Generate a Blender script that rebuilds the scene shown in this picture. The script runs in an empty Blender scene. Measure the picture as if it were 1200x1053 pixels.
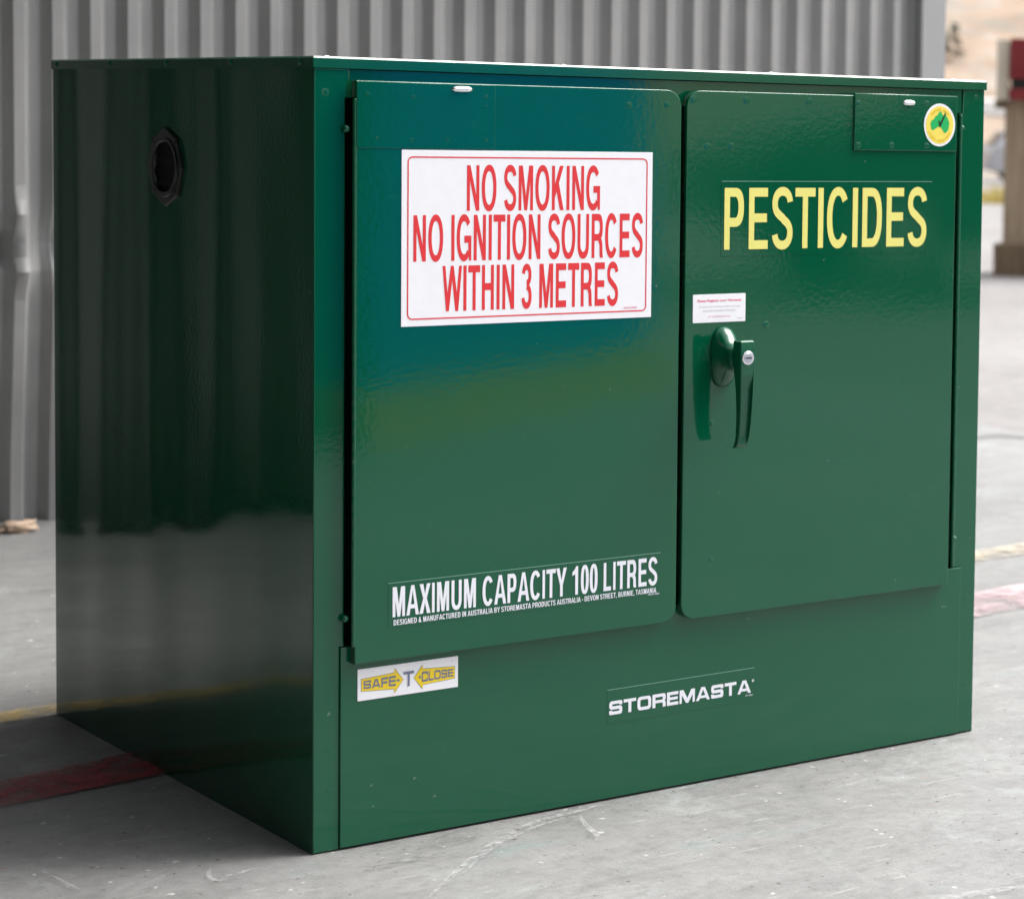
import bpy, bmesh, math, random
from mathutils import Vector, Matrix, noise
random.seed(7)
C = bpy.context.scene.collection
SC = bpy.context.scene
R = math.radians

# ------------------------------------------------------------------ camera
cam = bpy.data.cameras.new('camera')
co = bpy.data.objects.new('camera', cam); C.objects.link(co)
co.location = (-1.2480634, -2.7552990, 0.8915209)
co.rotation_euler = (1.50361042, -0.02220154, -0.72053439)
cam.sensor_width = 36.0
cam.lens = 2879.8658 / 1200 * 36
cam.shift_x = (600 - 1245.8727) / 1200
cam.shift_y = (341.1349 - 526.5) / 1200
cam.clip_start = 0.05; cam.clip_end = 2000
cam.dof.use_dof = True
cam.dof.focus_distance = 3.12
cam.dof.aperture_fstop = 6.7
SC.camera = co

# ------------------------------------------------------------------ light
SUN_EL, SUN_AZ = 56.0, 101.0          # azimuth clockwise from +Y
w = bpy.data.worlds.new('World'); SC.world = w; w.use_nodes = True
nt = w.node_tree
sky = nt.nodes.new('ShaderNodeTexSky'); sky.sky_type = 'NISHITA'; sky.sun_disc = False
sky.sun_elevation = R(SUN_EL); sky.sun_rotation = R(SUN_AZ)
sky.air_density = 1.0; sky.dust_density = 5.0; sky.ozone_density = 1.0
hs = nt.nodes.new('ShaderNodeHueSaturation'); hs.inputs['Saturation'].default_value = 0.22
nt.links.new(sky.outputs[0], hs.inputs['Color'])
bg = nt.nodes['Background']; bg.inputs['Strength'].default_value = 0.15
nt.links.new(hs.outputs[0], bg.inputs['Color'])
sl = bpy.data.lights.new('sun', 'SUN'); sl.energy = 1.5; sl.angle = R(28); sl.color = (1, .97, .93)
so = bpy.data.objects.new('sun', sl); C.objects.link(so)
sd = Vector((math.sin(R(SUN_AZ)) * math.cos(R(SUN_EL)), math.cos(R(SUN_AZ)) * math.cos(R(SUN_EL)), math.sin(R(SUN_EL))))
so.rotation_euler = sd.to_track_quat('Z', 'Y').to_euler(); so.location = (6, -4, 9)
vs = SC.view_settings
SC.display_settings.display_device = 'sRGB'
vs.view_transform = 'Standard'; vs.look = 'None'; vs.gamma = 1; vs.use_curve_mapping = False
vs.exposure = 1.31
SC.cycles.use_denoising = True
SC.cycles.max_bounces = 8

# ------------------------------------------------------------------ materials
def srgb(r, g, b):
    f = lambda c: (c / 255 / 12.92) if c / 255 <= .04045 else ((c / 255 + .055) / 1.055) ** 2.4
    return (f(r), f(g), f(b), 1)

class NM:
    """small helper round a material's node tree"""
    def __init__(s, name):
        s.m = bpy.data.materials.new(name); s.m.use_nodes = True
        s.t = s.m.node_tree; s.b = s.t.nodes['Principled BSDF']; s.n = s.t.nodes; s.l = s.t.links
        s.tc = None
    def coord(s, out='Object'):
        if not s.tc: s.tc = s.n.new('ShaderNodeTexCoord')
        return s.tc.outputs[out]
    def scaled(s, sc, rot=(0, 0, 0)):
        mp = s.n.new('ShaderNodeMapping'); mp.inputs['Scale'].default_value = sc; mp.inputs['Rotation'].default_value = rot
        s.l.new(s.coord(), mp.inputs['Vector']); return mp.outputs[0]
    def noise(s, scale, detail=3, rough=.5, vec=None, dist=0):
        n = s.n.new('ShaderNodeTexNoise'); n.inputs['Scale'].default_value = scale
        n.inputs['Detail'].default_value = detail; n.inputs['Roughness'].default_value = rough
        n.inputs['Distortion'].default_value = dist
        s.l.new(vec or s.coord(), n.inputs['Vector']); return n.outputs['Fac']
    def ramp(s, fac, stops):
        r = s.n.new('ShaderNodeValToRGB'); e = r.color_ramp.elements
        while len(e) < len(stops): e.new(.5)
        for k, (p, c) in enumerate(stops):
            e[k].position = p; e[k].color = c if len(c) == 4 else (*c, 1)
        s.l.new(fac, r.inputs['Fac']); return r.outputs['Color']
    def mix(s, fac, a, b, mode='MIX'):
        m = s.n.new('ShaderNodeMix'); m.data_type = 'RGBA'; m.blend_type = mode
        for v, i in ((fac, 0), (a, 6), (b, 7)):
            if isinstance(v, (int, float)): m.inputs[i].default_value = v
            elif isinstance(v, tuple): m.inputs[i].default_value = v
            else: s.l.new(v, m.inputs[i])
        return m.outputs[2]
    def bump(s, h, strength, dist, prev=None):
        b = s.n.new('ShaderNodeBump'); b.inputs['Strength'].default_value = strength; b.inputs['Distance'].default_value = dist
        s.l.new(h, b.inputs['Height'])
        if prev is not None: s.l.new(prev, b.inputs['Normal'])
        return b.outputs[0]
    def set(s, **k):
        for n, v in k.items():
            i = s.b.inputs[n.replace('_', ' ')]
            if isinstance(v, (int, float, tuple)): i.default_value = v
            else: s.l.new(v, i)
        return s.m

def grey(v): return (v, v, v, 1)

def mat_paint(name, base, peel=.075, wave=.5, rough=.06, ior=1.53, pan=0):
    k = NM(name)
    n1 = k.noise(150, 2, .5)
    n2 = k.noise(3.2, 2, .5)
    b = k.bump(n2, .25 * wave, .006)
    b = k.bump(n1, peel, .0008, b)
    if pan: b = k.bump(k.noise(1, 0, .5, vec=k.scaled((1, 5.5, .7))), pan, .02, b)
    d = k.noise(34, 6, .65)
    dust = k.ramp(d, [(.62, grey(0)), (.85, grey(1))])
    col = k.mix(dust, base, (base[0] * 1.2 + .006, base[1] * 1.12 + .006, base[2] * 1.15 + .006, 1))
    ch = k.ramp(k.noise(75, 2, .4), [(.772, grey(0)), (.79, grey(.4))])
    col = k.mix(ch, col, (.22, .28, .25, 1))
    rr = k.ramp(k.noise(9, 5, .6), [(.3, grey(rough * .85)), (.75, grey(rough * 1.35))])
    return k.set(Base_Color=col, Roughness=rr, Normal=b, IOR=ior)

GREEN = (0.0008, 0.082, 0.037, 1)
M = {}
M['green'] = mat_paint('green_powder_coat', GREEN)
M['green_side'] = mat_paint('green_powder_coat_side', GREEN, pan=.34)
M['vent_dark'] = NM('dark_vent_plastic').set(Base_Color=(.003, .010, .007, 1), Roughness=.3)
M['green_fine'] = mat_paint('green_powder_coat_parts', GREEN, peel=.05, wave=.25, rough=.14)
M['dark'] = NM('dark_inside').set(Base_Color=(.006, .02, .013, 1), Roughness=.5)
M['vent_black'] = NM('vent_hole_black').set(Base_Color=(.004, .004, .004, 1), Roughness=.6, Specular_IOR_Level=.15)  # near-black stands in for the dark vent hole, louvres included
M['black'] = NM('black_plastic').set(Base_Color=(.01, .011, .01, 1), Roughness=.3)
def flat(name, c, rough=.4, metal=0.0):
    k = NM(name); n = k.noise(60, 4, .6)
    col = k.mix(k.ramp(n, [(.4, grey(0)), (.8, grey(1))]), c, (c[0] * .96, c[1] * .96, c[2] * .96, 1))
    return k.set(Base_Color=col, Roughness=rough, Metallic=metal)
M['white_vinyl'] = flat('white_vinyl', (.86, .86, .89, 1), .35)
M['red_ink'] = flat('red_ink', (.72, .028, .03, 1), .4)
M['white_ink'] = flat('white_ink', (.78, .80, .86, 1), .4)
M['yellow_ink'] = flat('yellow_ink', (.78, .73, .19, 1), .4)
M['sign_yellow'] = flat('sign_yellow', (.85, .62, .015, 1), .4)
M['sticker_yellow'] = flat('sticker_yellow', (.86, .70, .11, 1), .35)
M['sticker_ochre'] = flat('sticker_ochre', (.80, .50, .01, 1), .35)
M['sticker_green'] = flat('sticker_green', (.005, .42, .10, 1), .35)
M['grey_ink'] = flat('grey_ink', (.16, .18, .27, 1), .4)
M['pale_ink'] = flat('pale_ink', (.55, .57, .60, 1), .4)
M['pink_ink'] = flat('pink_ink', (.75, .16, .26, 1), .4)
M['film_edge_glint'] = flat('film_edge_glint_green', (.16, .34, .26, 1), .25)  # cut film edge, its sky glint painted as lighter green
M['chrome'] = NM('bright_metal').set(Base_Color=(.85, .85, .85, 1), Metallic=1.0, Roughness=.22)
M['steel'] = NM('zinc_steel').set(Base_Color=(.62, .63, .62, 1), Metallic=1.0, Roughness=.3)

def mat_concrete():
    k = NM('worn_concrete')
    c = k.ramp(k.noise(1.1, 4, .55, dist=.4), [(.32, (.186, .184, .180)), (.5, (.208, .207, .204)), (.68, (.230, .229, .227))])
    def mul(c, fac, lo, mid, hi, p=(.3, .5, .72)):
        return k.mix(1.0, c, k.ramp(fac, [(p[0], grey(lo)), (p[1], grey(mid)), (p[2], grey(hi))]), 'MULTIPLY')
    c = mul(c, k.noise(7, 8, .72, dist=.5), .84, 1, 1.08)
    c = mul(c, k.noise(1, 6, .68, vec=k.scaled((5, 19, 1), (0, 0, R(24))), dist=.4), .88, 1, 1.08)
    c = mul(c, k.noise(48, 8, .75), .78, 1, 1.14)
    c = mul(c, k.noise(330, 3, .7), .80, 1, 1.12)
    # thin scratches in several directions
    for a, sx, sy, th in ((-33, 7, 130, .64), (18, 6, 160, .65), (-80, 8, 140, .655), (62, 5, 170, .66)):
        f = k.ramp(k.noise(1, 5, .62, vec=k.scaled((sx, sy, 1), (0, 0, R(a))), dist=.5), [(th, grey(0)), (th + .05, grey(.42))])
        c = k.mix(f, c, (.44, .44, .43, 1))
    # chalky rubbed patches
    f = k.ramp(k.noise(3.1, 9, .78, dist=1.0), [(.56, grey(0)), (.70, grey(.45))]); c = k.mix(f, c, (.36, .395, .385, 1))
    # rubber and oil smudges, specks, faint green drips
    f = k.ramp(k.noise(1, 7, .74, vec=k.scaled((9, 22, 1), (0, 0, R(14))), dist=.8), [(.58, grey(0)), (.70, grey(.45))]); c = k.mix(f, c, (.11, .105, .10, 1))
    f = k.ramp(k.noise(88, 2, .4), [(.70, grey(0)), (.73, grey(.85))]); c = k.mix(f, c, (.07, .06, .05, 1))
    f = k.ramp(k.noise(61, 2, .4), [(.715, grey(0)), (.745, grey(.85))]); c = k.mix(f, c, (.46, .45, .44, 1))
    f = k.ramp(k.noise(27, 4, .6), [(.69, grey(0)), (.75, grey(.5))]); c = k.mix(f, c, (.34, .16, .09, 1))
    f = k.ramp(k.noise(1, 3, .5, vec=k.scaled((5, 8.5, 1), (0, 0, .6))), [(.62, grey(0)), (.76, grey(.25))]); c = k.mix(f, c, (.14, .27, .25, 1))
    b = k.bump(k.noise(70, 8, .72), .30, .004)
    b = k.bump(k.noise(420, 2, .6), .15, .001, b)
    ro = k.ramp(k.noise(6, 7, .65), [(.3, grey(.45)), (.7, grey(.7))])
    return k.set(Base_Color=c, Roughness=ro, Normal=b)
M['concrete'] = mat_concrete()

def mat_line(name, col, wear=.5):
    """worn floor paint: the concrete shows through as transparency"""
    k = NM(name)
    n = k.noise(38, 8, .72, dist=.5); n2 = k.noise(7, 4, .6)
    tot = k.n.new('ShaderNodeMath'); tot.operation = 'ADD'
    k.l.new(n, tot.inputs[0]); k.l.new(n2, tot.inputs[1])
    a = k.ramp(tot.outputs[0], [(wear - .12, grey(.95)), (wear + .06, grey(.12))])
    tot.use_clamp = False
    h = k.n.new('ShaderNodeMath'); h.operation = 'MULTIPLY'; h.inputs[1].default_value = .5
    k.l.new(tot.outputs[0], h.inputs[0])
    k.l.new(h.outputs[0], k.n[a.node.name].inputs['Fac'])
    v = k.ramp(k.noise(20, 5, .6), [(.3, grey(.82)), (.7, grey(1.08))])
    c = k.mix(1.0, col, v, 'MULTIPLY')
    return k.set(Base_Color=c, Roughness=.55, Alpha=a)
M['line_red'] = mat_line('worn_red_line', (.26, .035, .045, 1), .56)
M['line_red_sunlit'] = mat_line('sunlit_red_line', (.50, .36, .375, 1), .52)  # paler red paints in the glare of strong sun on the right stretch
M['line_yellow_sunlit'] = mat_line('sunlit_yellow_line', (.52, .46, .34, 1), .51)  # same sun glare put into the colour of the yellow line
M['line_yellow'] = mat_line('worn_yellow_line', (.46, .33, .11, 1), .53)

def mat_scuff():
    k = NM('chalky_scuff')
    n = k.noise(140, 6, .75, dist=.6)
    a = k.ramp(n, [(.44, grey(0)), (.66, grey(.5))])
    return k.set(Base_Color=(.52, .52, .52, 1), Roughness=.8, Alpha=a)
M['scuff'] = mat_scuff()
def mat_stain():
    k = NM('rubber_smear')
    n = k.noise(70, 6, .75, vec=k.scaled((1, 2.6, 1), (0, 0, .4)), dist=.5)
    a = k.ramp(n, [(.5, grey(0)), (.66, grey(.7))])
    return k.set(Base_Color=(.10, .10, .10, 1), Roughness=.7, Alpha=a)
M['stain'] = mat_stain()

def mat_wall():
    k = NM('grey_wall_sheet')
    n = k.ramp(k.noise(5, 6, .6), [(.3, grey(.9)), (.7, grey(1.06))])
    st = k.ramp(k.noise(1, 5, .6, vec=k.scaled((26, 26, 2.2))), [(.4, grey(.93)), (.7, grey(1.05))])
    c = k.mix(1.0, (.335, .335, .33, 1), n, 'MULTIPLY'); c = k.mix(1.0, c, st, 'MULTIPLY')
    sp = k.ramp(k.noise(70, 3, .6), [(.70, grey(0)), (.78, grey(.5))])
    c = k.mix(sp, c, (.20, .19, .17, 1))
    return k.set(Base_Color=c, Roughness=.42, Normal=k.bump(k.noise(40, 4, .6), .05, .002), Specular_IOR_Level=.4)
M['wall'] = mat_wall()
M['flashing'] = flat('grey_flashing', (.33, .335, .34, 1), .45)
M['shade_sheet'] = flat('dark_shade_sheet', (.035, .036, .036, 1), .7)  # near-black for the added shade roof and walls

# ------------------------------------------------------------------ helpers
def link(name, me, m, parent=None):
    o = bpy.data.objects.new(name, me); C.objects.link(o)
    if m is not None:
        me.materials.clear(); me.materials.append(m)
    if parent is not None: o.parent = parent
    return o
def tag(o, label=None, cat=None, group=None, kind=None):
    if label: o['label'] = label
    if cat: o['category'] = cat
    if group: o['group'] = group
    if kind: o['kind'] = kind
    return o
def empty(name, loc, label, cat, group=None):
    o = bpy.data.objects.new(name, None); C.objects.link(o); o.location = loc; o.empty_display_size = .2
    return tag(o, label, cat, group)

class MB:
    def __init__(s): s.v = []; s.f = []; s.sm = []
    def add(s, verts, faces, smooth=False):
        b = len(s.v); s.v += [tuple(v) for v in verts]
        s.f += [tuple(b + i for i in f) for f in faces]; s.sm += [smooth] * len(faces) if isinstance(smooth, bool) else list(smooth)
        return s
    def box(s, x0, x1, y0, y1, z0, z1):
        v = [(x, y, z) for x in (x0, x1) for y in (y0, y1) for z in (z0, z1)]
        return s.add(v, [(0, 1, 3, 2), (4, 6, 7, 5), (0, 4, 5, 1), (2, 3, 7, 6), (0, 2, 6, 4), (1, 5, 7, 3)])
    def rings(s, rings, cap0=True, cap1=True, smooth=True):
        n = len(rings[0]); v = [p for r in rings for p in r]; f = []; sm = []
        for k in range(len(rings) - 1):
            for i in range(n):
                j = (i + 1) % n
                f.append((k * n + i, k * n + j, (k + 1) * n + j, (k + 1) * n + i)); sm.append(smooth)
        if cap0: f.append(tuple(range(n))[::-1]); sm.append(False)
        if cap1: f.append(tuple((len(rings) - 1) * n + i for i in range(n))); sm.append(False)
        return s.add(v, f, sm)
    def build(s, name, m, parent=None):
        me = bpy.data.meshes.new(name); me.from_pydata(s.v, [], s.f)
        for p, q in zip(me.polygons, s.sm): p.use_smooth = q
        bm = bmesh.new(); bm.from_mesh(me); bmesh.ops.recalc_face_normals(bm, faces=bm.faces); bm.to_mesh(me); bm.free()
        me.update(); return link(name, me, m, parent)

F = lambda u, v, h: (u, -h, v)                 # front face: x, height, proud towards viewer
S = lambda u, v, h: (-h, u, v)                 # left side
T = lambda u, v, h: (u, v, h)                  # horizontal

def rrect(u0, u1, v0, v1, rad, inset=0.0, seg=8):
    """rad = (lower-left, lower-right, upper-right, upper-left)"""
    out = []
    for (cx, cy, a0, r) in ((u0, v0, 180, rad[0]), (u1, v0, 270, rad[1]), (u1, v1, 0, rad[2]), (u0, v1, 90, rad[3])):
        r = max(r, 1.5e-4); sx = 1 if cx == u0 else -1; sy = 1 if cy == v0 else -1
        ccx, ccy = cx + sx * r, cy + sy * r; rr = r - inset
        if rr < 1e-4:
            ccx, ccy = cx + sx * (inset + 1e-4), cy + sy * (inset + 1e-4); rr = 1e-4
        for k in range(seg + 1):
            a = R(a0 + 90 * k / seg); out.append((ccx + rr * math.cos(a), ccy + rr * math.sin(a)))
    return out
def slab(mb, mp, u0, u1, v0, v1, h0, h1, rad=(0, 0, 0, 0), bevel=.0012, bseg=3, seg=None):
    """plate from height h0 (back) to h1 (front) with a rounded front edge"""
    if seg is None: seg = 8 if max(rad) > 0 else 1
    rg = [[mp(u, v, h0) for u, v in rrect(u0, u1, v0, v1, rad, 0, seg)]]
    for k in range(bseg + 1):
        a = R(90 * k / bseg)
        rg.append([mp(u, v, h1 - bevel + bevel * math.sin(a)) for u, v in rrect(u0, u1, v0, v1, rad, bevel * (1 - math.cos(a)), seg)])
    return mb.rings(rg)
def plate(name, m, parent, mp, *a, **k):
    mb = MB(); slab(mb, mp, *a, **k); return mb.build(name, m, parent)
def dome(name, m, parent, mp, u, v, h, r, ht, seg=16, n=4):
    mb = MB(); rg = []
    for k in range(n + 1):
        a = R(85 * k / n); rr = r * math.cos(a); hh = h + ht * math.sin(a)
        rg.append([mp(u + rr * math.cos(2 * math.pi * i / seg), v + rr * math.sin(2 * math.pi * i / seg), hh) for i in range(seg)])
    mb.rings(rg, cap0=False); return mb.build(name, m, parent)

def curve_mesh(name, polys):
    """polys: closed 2D outlines (holes included), filled with even-odd"""
    cu = bpy.data.curves.new('tmp', 'CURVE'); cu.dimensions = '2D'; cu.fill_mode = 'FRONT'
    for p in polys:
        sp = cu.splines.new('POLY'); sp.points.add(len(p) - 1); sp.use_cyclic_u = True
        for q, (x, y) in zip(sp.points, p): q.co = (x, y, 0, 1)
    o = bpy.data.objects.new('tmp', cu); C.objects.link(o)
    dg = bpy.context.evaluated_depsgraph_get(); dg.update()
    me = bpy.data.meshes.new_from_object(o.evaluated_get(dg)); me.name = name
    bpy.data.objects.remove(o); bpy.data.curves.remove(cu); return me
def text_mesh(name, body, bold=0.0, space=1.0):
    cu = bpy.data.curves.new('tmp', 'FONT'); cu.body = body; cu.offset = bold; cu.space_character = space; cu.resolution_u = 6
    o = bpy.data.objects.new('tmp', cu); C.objects.link(o)
    dg = bpy.context.evaluated_depsgraph_get(); dg.update()
    me = bpy.data.meshes.new_from_object(o.evaluated_get(dg)); me.name = name
    bpy.data.objects.remove(o); bpy.data.curves.remove(cu); return me
def fit(me, mp, u0, u1, v0, v1, h, warp=None):
    xs = [v.co.x for v in me.vertices]; ys = [v.co.y for v in me.vertices]
    a, b, c, d = min(xs), max(xs), min(ys), max(ys)
    for v in me.vertices:
        s, t = (v.co.x - a) / (b - a), (v.co.y - c) / (d - c)
        U, V = u0 + s * (u1 - u0), v0 + t * (v1 - v0)
        if warp: U, V = warp(U, V)
        v.co = mp(U, V, h)
    return me
def lettering(name, body, m, parent, mp, u0, u1, v0, v1, h, bold=.03, space=1.0, warp=None):
    return link(name, fit(text_mesh(name, body, bold, space), mp, u0, u1, v0, v1, h, warp), m, parent)

def rounded(pts, rads, seg=5):
    out = []; n = len(pts)
    for i, (p, r) in enumerate(zip(pts, rads)):
        p = Vector(p); a = (Vector(pts[i - 1]) - p); b = (Vector(pts[(i + 1) % n]) - p)
        r = min(r, a.length * .48, b.length * .48)
        if r < 1e-4: out.append(tuple(p)); continue
        A = p + a.normalized() * r; B = p + b.normalized() * r
        for k in range(seg + 1):
            t = k / seg; q = A * (1 - t) ** 2 + p * 2 * t * (1 - t) + B * t * t; out.append(tuple(q))
    return out
# extended square letterforms -------------------------------------------------
def glyph(ch, w, s=.31, t=.235):
    o = .26; i = .07
    if ch == 'S':
        P = [(0, 0), (w, 0), (w, .62), (s, .62), (s, 1 - t), (w - s, 1 - t), (w - s, .69), (w, .69), (w, 1), (0, 1), (0, .38), (w - s, .38), (w - s, t), (s, t), (s, .31), (0, .31)]
        return [rounded(P, [o, o, o, i, i, i, 0, 0, o, o, o, i, i, i, 0, 0])]
    if ch == 'T':
        a, b = w / 2 - s / 2, w / 2 + s / 2
        return [[(a, 0), (b, 0), (b, 1 - t), (w, 1 - t), (w, 1), (0, 1), (0, 1 - t), (a, 1 - t)]]
    if ch == 'O':
        return [rounded([(0, 0), (w, 0), (w, 1), (0, 1)], [.34] * 4, 8), rounded([(s, t), (w - s, t), (w - s, 1 - t), (s, 1 - t)], [.13] * 4)]
    if ch == 'C':
        P = [(0, 0), (w, 0), (w, .36), (w - s, .36), (w - s, t), (s, t), (s, 1 - t), (w - s, 1 - t), (w - s, .64), (w, .64), (w, 1), (0, 1)]
        return [rounded(P, [o, o, 0, 0, i, i, i, i, 0, 0, o, o])]
    if ch == 'R':
        P = [(0, 0), (s, 0), (s, .33), (w - s - .05, .33), (w - s, .27), (w - s, 0), (w, 0), (w, .36), (w - .1, .45), (w, .56), (w, 1), (0, 1)]
        return [rounded(P, [0, 0, 0, .05, .05, 0, 0, .12, .05, .12, .24, 0]), rounded([(s, .55), (w - s, .55), (w - s, 1 - t), (s, 1 - t)], [0, .07, .07, 0])]
    if ch == 'E':
        return [[(0, 0), (w, 0), (w, t), (s, t), (s, .40), (w - .06, .40), (w - .06, .61), (s, .61), (s, 1 - t), (w, 1 - t), (w, 1), (0, 1)]]
    if ch == 'F':
        return [[(0, 0), (s, 0), (s, .36), (w - .1, .36), (w - .1, .59), (s, .59), (s, 1 - t), (w, 1 - t), (w, 1), (0, 1)]]
    if ch == 'L':
        return [[(0, 0), (w, 0), (w, t), (s, t), (s, 1), (0, 1)]]
    if ch == 'M':
        k = .24
        return [[(0, 0), (k, 0), (k, .60), (w / 2 - .13, 0), (w / 2 + .13, 0), (w - k, .60), (w - k, 0), (w, 0), (w, 1), (w - .4, 1), (w / 2, .36), (.4, 1), (0, 1)]]
    if ch == 'A':
        return [[(0, 0), (s, 0), (s + .09, .17), (w - s - .09, .17), (w - s, 0), (w, 0), (w / 2 + .2, 1), (w / 2 - .2, 1)], [(s + .2, .37), (w - s - .2, .37), (w / 2, .80)]]
    if ch == '-':
        return [[(0, .40), (w, .40), (w, .60), (0, .60)]]
WID = dict(S=1.35, T=1.3, O=1.45, C=1.35, R=1.4, E=1.22, F=1.2, L=1.15, M=1.65, A=1.5); WID['-'] = .5
def wide_text(name, body, gap=.14, **k):
    x = 0; polys = []
    for ch in body:
        wd = WID[ch]
        for p in glyph(ch, wd, **k): polys.append([(x + a, b) for a, b in p])
        x += wd + gap
    return curve_mesh(name, polys)

# grotesque capitals, drawn to the stem and bar widths a sign needs ------------------
ADV = dict(A=722, B=722, C=722, D=722, E=667, F=611, G=778, H=722, I=278, K=722, L=611, M=833, N=722, O=778, P=667, R=722, S=667, T=611, U=722, V=667, W=944, X=667, Y=667)
ADV.update({'0': 556, '1': 556, '2': 556, '3': 556, '5': 556, '6': 556, '7': 556, ' ': 278, '-': 333, ',': 278, '&': 722})
BEAR = {'I': 64, '1': 60, 'A': 10, 'V': 14, 'X': 14, 'Y': 10, 'W': 6, 'T': 20, 'O': 43, 'C': 43, 'G': 43, 'S': 38, '0': 32, '3': 27, '-': 27, ',': 64, '5': 27, '2': 27, '6': 32, '7': 27, '&': 40}
def sell(cx, cy, rx, ry, a0, a1, n=14, e=2.25):
    out = []
    for k in range(n + 1):
        t = R(a0 + (a1 - a0) * k / n); c, q = math.cos(t), math.sin(t)
        out.append((cx + rx * math.copysign(abs(c) ** (2 / e), c), cy + ry * math.copysign(abs(q) ** (2 / e), q)))
    return out
def bez(p0, p1, p2, p3, n=8): return [tuple(Vector(p0) * (1 - t) ** 3 + Vector(p1) * 3 * t * (1 - t) ** 2 + Vector(p2) * 3 * t * t * (1 - t) + Vector(p3) * t ** 3) for t in [k / n for k in range(n + 1)]]
def stroke(pts, a, b, w, end0=None, end1=None):
    """outline of a pen a wide in x and b high in y along pts"""
    P = [pts[0]]
    for q in pts[1:]:
        if (Vector(q) - Vector(P[-1])).length > 1e-4: P.append(q)
    L = []; Q = []; n = len(P); kx, ky = 1 / max(a, 1e-3), 1 / max(b, 1e-3)
    for i in range(n):
        p, q = Vector(P[max(0, i - 1)]), Vector(P[min(n - 1, i + 1)])
        d = q - p; m = Vector((-d.y * ky, d.x * kx)); m.normalize()
        # pen is an ellipse a x b
        L.append((P[i][0] + m.x * a / 2, P[i][1] + m.y * b / 2)); Q.append((P[i][0] - m.x * a / 2, P[i][1] - m.y * b / 2))
    return L + Q[::-1]
def cap(ch, w, a, b):
    """pieces of one letter; each piece is a list of outlines (holes included)"""
    if ch == 'I': return [[[(0, 0), (w, 0), (w, 1), (0, 1)]]]
    if ch == 'L': return [[[(0, 0), (w, 0), (w, b), (a, b), (a, 1), (0, 1)]]]
    if ch == 'T': return [[[(w / 2 - a / 2, 0), (w / 2 + a / 2, 0), (w / 2 + a / 2, 1 - b), (w, 1 - b), (w, 1), (0, 1), (0, 1 - b), (w / 2 - a / 2, 1 - b)]]]
    if ch == 'E': return [[[(0, 0), (w, 0), (w, b), (a, b), (a, .51 - b / 2), (w * .94, .51 - b / 2), (w * .94, .51 + b / 2), (a, .51 + b / 2), (a, 1 - b), (w * .98, 1 - b), (w * .98, 1), (0, 1)]]]
    if ch == 'F': return [[[(0, 0), (a, 0), (a, .47 - b / 2), (w * .88, .47 - b / 2), (w * .88, .47 + b / 2), (a, .47 + b / 2), (a, 1 - b), (w, 1 - b), (w, 1), (0, 1)]]]
    if ch == 'H': return [[[(0, 0), (a, 0), (a, .52 - b / 2), (w - a, .52 - b / 2), (w - a, 0), (w, 0), (w, 1), (w - a, 1), (w - a, .52 + b / 2), (a, .52 + b / 2), (a, 1), (0, 1)]]]
    if ch == 'N':
        t = a * 1.12; k = 1 / (w - t)
        return [[[(0, 0), (a, 0), (a, 1 - a * k), (w - t, 0), (w, 0), (w, 1), (w - a, 1), (w - a, a * k), (t, 1), (0, 1)]]]
    if ch == 'M':
        s = a * .95; d = 1.45 * s; t = s; sl = 1 / (w / 2 - s / 2 - d + t)
        return [[[(0, 0), (s, 0), (s, 1 - sl * (s - d + t)), (w / 2 - s / 2, 0), (w / 2 + s / 2, 0), (w - s, 1 - sl * (s - d + t)), (w - s, 0), (w, 0), (w, 1), (w - d, 1), (w / 2, 1 - sl * (w / 2 - d)), (d, 1), (0, 1)]]]
    if ch == 'K':
        x1 = w * .97; t = 1.28 * a; lo = lambda q: (a + (x1 - a) * q, .27 + .73 * q)
        return [[[(0, 0), (a, 0), (a, .27), lo(.20), (w - t, 0), (w, 0), lo(.20 + t / (w - a) * .62), (x1, 1), (x1 - t, 1), (a, .27 + .73 * t / (x1 - a)), (a, 1), (0, 1)]]]
    if ch == 'W':
        u = .262 * w; q = min(a * 1.02, w * .15); yi = (q / 2) / (u - q / 2); ym = 1 - (q / 2) / (w / 2 - u)
        return [[[(0, 1), (u - q / 2, 0), (u + q / 2, 0), (w / 2, ym), (w - u - q / 2, 0), (w - u + q / 2, 0), (w, 1), (w - q, 1), (w - u, yi), (w / 2 + q / 2, 1), (w / 2 - q / 2, 1), (u, yi), (q, 1)]]]
    if ch == 'A':
        s = a * 1.08; ap = s * 1.0; l = lambda y: (w / 2 - ap / 2) * y; ri = lambda y: s + (w / 2 - s) * y / (1 - .5 * s / w * 1.0)
        y0, y1 = .22, .22 + b * .92; top = (w / 2, min(.84, .98 - s / w * .62))
        m = lambda y: s + (w / 2 - s) * (y / top[1])
        return [[[(0, 0), (s, 0), (m(y0), y0), (w - m(y0), y0), (w - s, 0), (w, 0), (w / 2 + ap / 2, 1), (w / 2 - ap / 2, 1)], [(m(y1), y1), (w - m(y1), y1), top]]]
    if ch == 'V':
        s = a * 1.1; return [[[(0, 1), (w / 2 - s / 2, 0), (w / 2 + s / 2, 0), (w, 1), (w - s, 1), (w / 2, .22), (s, 1)]]]
    if ch == 'X':
        s = a * 1.25; c = w / 2; g = s * .5
        return [[[(0, 0), (s, 0), (c, .36), (w - s, 0), (w, 0), (c + g, .51), (w - .02 * w, 1), (w - .02 * w - s, 1), (c, .66), (.02 * w + s, 1), (.02 * w, 1), (c - g, .51)]]]
    if ch == 'Y':
        s = a * 1.2; c = w / 2
        return [[[(c - a / 2, 0), (c + a / 2, 0), (c + a / 2, .39), (w, 1), (w - s, 1), (c, .57), (s, 1), (0, 1), (c - a / 2, .39)]]]
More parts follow.
